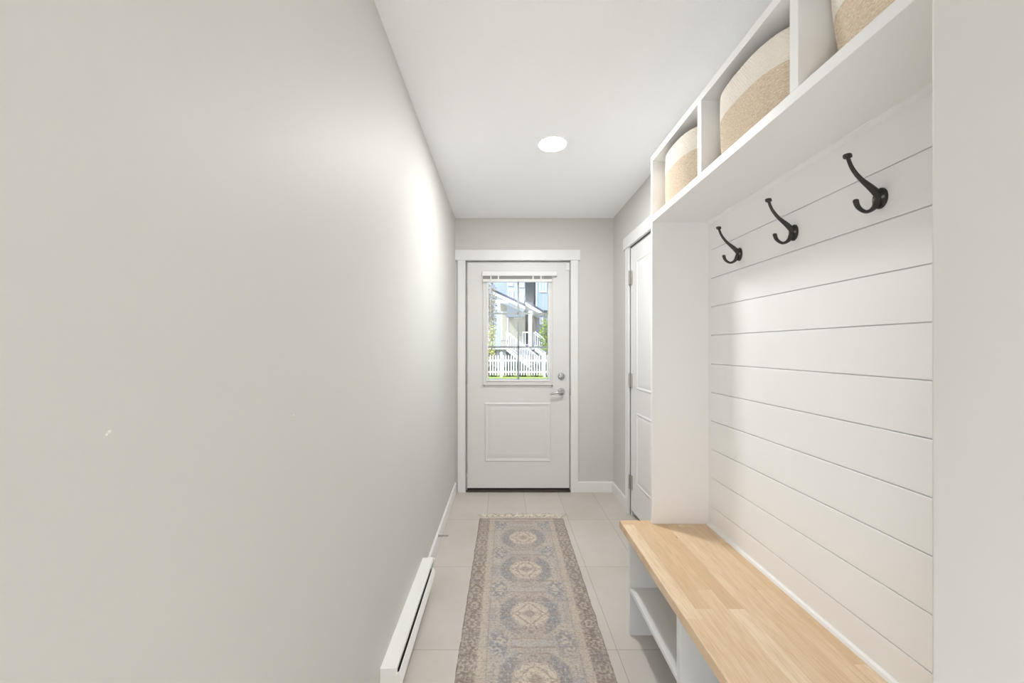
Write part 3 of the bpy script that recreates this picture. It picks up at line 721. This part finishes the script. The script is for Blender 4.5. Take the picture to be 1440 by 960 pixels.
# --- right blue townhouse
B = thing('townhouse', (2.3, 25, GZ), 'blue grey townhouse with a sloping porch roof beyond the fence, right one', 'house')
m = MB(); bx(m, 738.6, 755, 300, 540, 26.5, 5); m.build('recessed_wall', 'sid_grey', B)
m = MB(); bx(m, 755, 800, 300, 436, YB, 6); m.build('front_wall', 'sid_blue', B)
m = MB(); bx(m, 753.6, 755.4, 300, 436, YB - .08, .2); m.build('corner_board', 'ext_white', B)
m = MB(); bx(m, 751, 800, 436, 540, YB + .4, 5); m.build('porch_back_wall', 'sid_lav', B)
win(B, 758.5, 768.5, 380, 411, YB - .02)
win(B, 758.5, 763.5, 446, 456, YB + .38)
porch_roof(B, 738.6, 421, 763, 435.5, 22.6, 3.6)
m = MB(); bx(m, 743.2, 748.2, 437, 488, 22.7, .26); m.build('column', 'ext_white', B)
m = MB(); bx(m, 738.6, 743, 443, 478, 26.2, .3); m.build('entry_door', 'ext_dark', B)
m = MB(); bx(m, 749.5, 753.5, 443, 478, YB + .3, .15); m.build('side_panel', 'ext_tan', B)
x0, x1 = W(733, 0, 22.7)[0], W(752, 0, 22.7)[0]
box(1.92, x1, 22.6, 25.4, zp - .18, zp).build('porch_floor', 'ext_white', B)
box(1.92, x1, 22.8, 25.4, GZ, zp - .18).build('porch_skirt', 'sid_lav', B)
x0 = 1.0
railing(B, W(735, 0, 23.6)[0], zp, W(743, 0, 23.6)[0], zp, 23.6)
stairs(B, x1, zp, 8, .235, .185, 22.6, 23.8)

def foliage(name, c, r, n, leaf, mat, label, cat, trunk=None, seed=1, group=None):
    rr = random.Random(seed); root = thing(name, (c[0], c[1], GZ), label, cat, group)
    m = MB()
    for _ in range(n):
        v = Vector((rr.gauss(0, 1), rr.gauss(0, 1), rr.gauss(0, 1))).normalized() * rr.random() ** .4
        p = Vector(c) + Vector((v.x * r[0], v.y * r[1], v.z * r[2])); a, b = rr.uniform(0, 6.3), rr.uniform(-1, 1)
        d1_ = Vector((math.cos(a), math.sin(a), b)).normalized(); d2_ = d1_.cross(Vector((rr.random(), rr.random(), rr.random()))).normalized()
        s_ = leaf * rr.uniform(.6, 1.3); k = len(m.v)
        m.v += [tuple(p - d1_ * s_), tuple(p + d2_ * s_ * .5), tuple(p + d1_ * s_), tuple(p - d2_ * s_ * .5)]; m.f.append((k, k + 1, k + 2, k + 3))
    m.build('foliage', mat, root)
    t_ = MB().tube([(c[0], c[1], GZ), (c[0] + .03, c[1], GZ + (c[2] - GZ) * .6), (c[0] - .02, c[1], c[2] + r[2] * .3)], [.05, .035, .015] if trunk is None else trunk, 8)
    for k in range(5):
        a = k * 1.3; t_.tube([(c[0], c[1], c[2] - r[2] * .4), (c[0] + math.cos(a) * r[0] * .6, c[1] + math.sin(a) * r[1] * .6, c[2] + r[2] * .4)], [.015, .006], 6)
    t_.build('stem', 'bark', root)
    return root
foliage('garden_tree', (-.72, 21.8, 3.4), (.36, .3, 2.3), 1000, .065, 'leaft', 'tall bronze leaved tree left of the white porch column', 'tree', seed=2)
foliage('garden_tree', (-.66, 21.25, 1.6), (.26, .25, 1.3), 420, .06, 'leaf', 'slender yellow leaved tree behind the fence at the left of the glass', 'tree', seed=3)
foliage('garden_tree', (2.42, 21.5, 2.0), (.42, .4, 1.2), 620, .07, 'leafg', 'light green young tree in front of the blue townhouse stairs', 'tree', seed=5)
for i, (x, h, w_) in enumerate(((-.62, .34, .32), (.32, .42, .36), (1.03, .24, .26), (1.68, .46, .3), (2.34, .42, .28))):
    foliage('garden_shrub', (x, 20.45, GZ + h * .8), (w_, .25, h), 300, .07, 'leafd', 'low dark green shrub behind the white picket fence', 'shrub', seed=10 + i, group='shrubs behind the picket fence')

# ------------------------------------------------------------------ light
def area(name, loc, rot, sx, sy, power, col=(1, 1, 1)):
    l = bpy.data.lights.new(name, 'AREA'); l.shape = 'RECTANGLE'; l.size = sx; l.size_y = sy; l.energy = power; l.color = col
    o = bpy.data.objects.new(name, l); C.objects.link(o); o.location = loc; o.rotation_euler = rot; return o
# added fill lights, set in the two added windows behind the viewpoint
area('added_window_fill', (1.95, BY - .03, .5), (PI / 2, 0, 0), 1.2, .8, 2, (.97, .985, 1))
area('added_window_fill', (XL - .03, -.9, .5), (PI / 2, 0, -PI / 2), 1.16, .76, 19, (.97, .985, 1))
# added upward fill without a fixture, brightens the ceiling of that unseen room
area('added_uplight', (1.0, -2.5, 1.7), (PI, 0, 0), .4, .4, 53, (.965, .98, 1))
# recessed lamp in the hall
def lamp(x, y, p):
    l = bpy.data.lights.new('recessed_lamp', 'AREA'); l.shape = 'DISK'; l.size = .15; l.energy = p; l.color = (1, 1, .995); l.spread = PI
    o = bpy.data.objects.new('recessed_lamp', l); C.objects.link(o); o.location = (x, y, ZC - .012)
lamp(.278, 2.155, 13.0)
sun = bpy.data.lights.new('sun', 'SUN'); sun.energy = 2.3; sun.angle = .01; sun.color = (1, .97, .92)
so = bpy.data.objects.new('sun', sun); C.objects.link(so); so.rotation_euler = Vector((-.55, -.62, .75)).to_track_quat('Z', 'Y').to_euler()
w = bpy.data.worlds.new('sky'); bpy.context.scene.world = w; w.use_nodes = True
sk = w.node_tree.nodes.new('ShaderNodeTexSky'); sk.sky_type = 'NISHITA'; sk.sun_disc = False; sk.sun_elevation = math.radians(42); sk.sun_rotation = math.radians(200)
bg = w.node_tree.nodes['Background']; w.node_tree.links.new(sk.outputs[0], bg.inputs[0]); bg.inputs[1].default_value = .28

# ------------------------------------------------------------------ camera
cam = bpy.data.cameras.new('camera'); cam.sensor_width = 36; cam.lens = F / 1440 * 36
cam.shift_x = (720 - 708) / 1440; cam.shift_y = (489 - 480) / 1440
cam.clip_start = .02; cam.clip_end = 200
co = bpy.data.objects.new('camera', cam); C.objects.link(co); co.location = (0, 0, H); co.rotation_euler = (PI / 2, 0, 0)
S = bpy.context.scene; S.camera = co
S.view_settings.view_transform = 'Standard'; S.view_settings.look = 'None'; S.view_settings.gamma = 1; S.view_settings.exposure = 0.53
S.view_settings.use_curve_mapping = False
S.cycles.use_denoising = True; S.cycles.max_bounces = 16; S.cycles.diffuse_bounces = 10; S.cycles.glossy_bounces = 6; S.cycles.transparent_max_bounces = 12
S.cycles.sample_clamp_indirect = 6
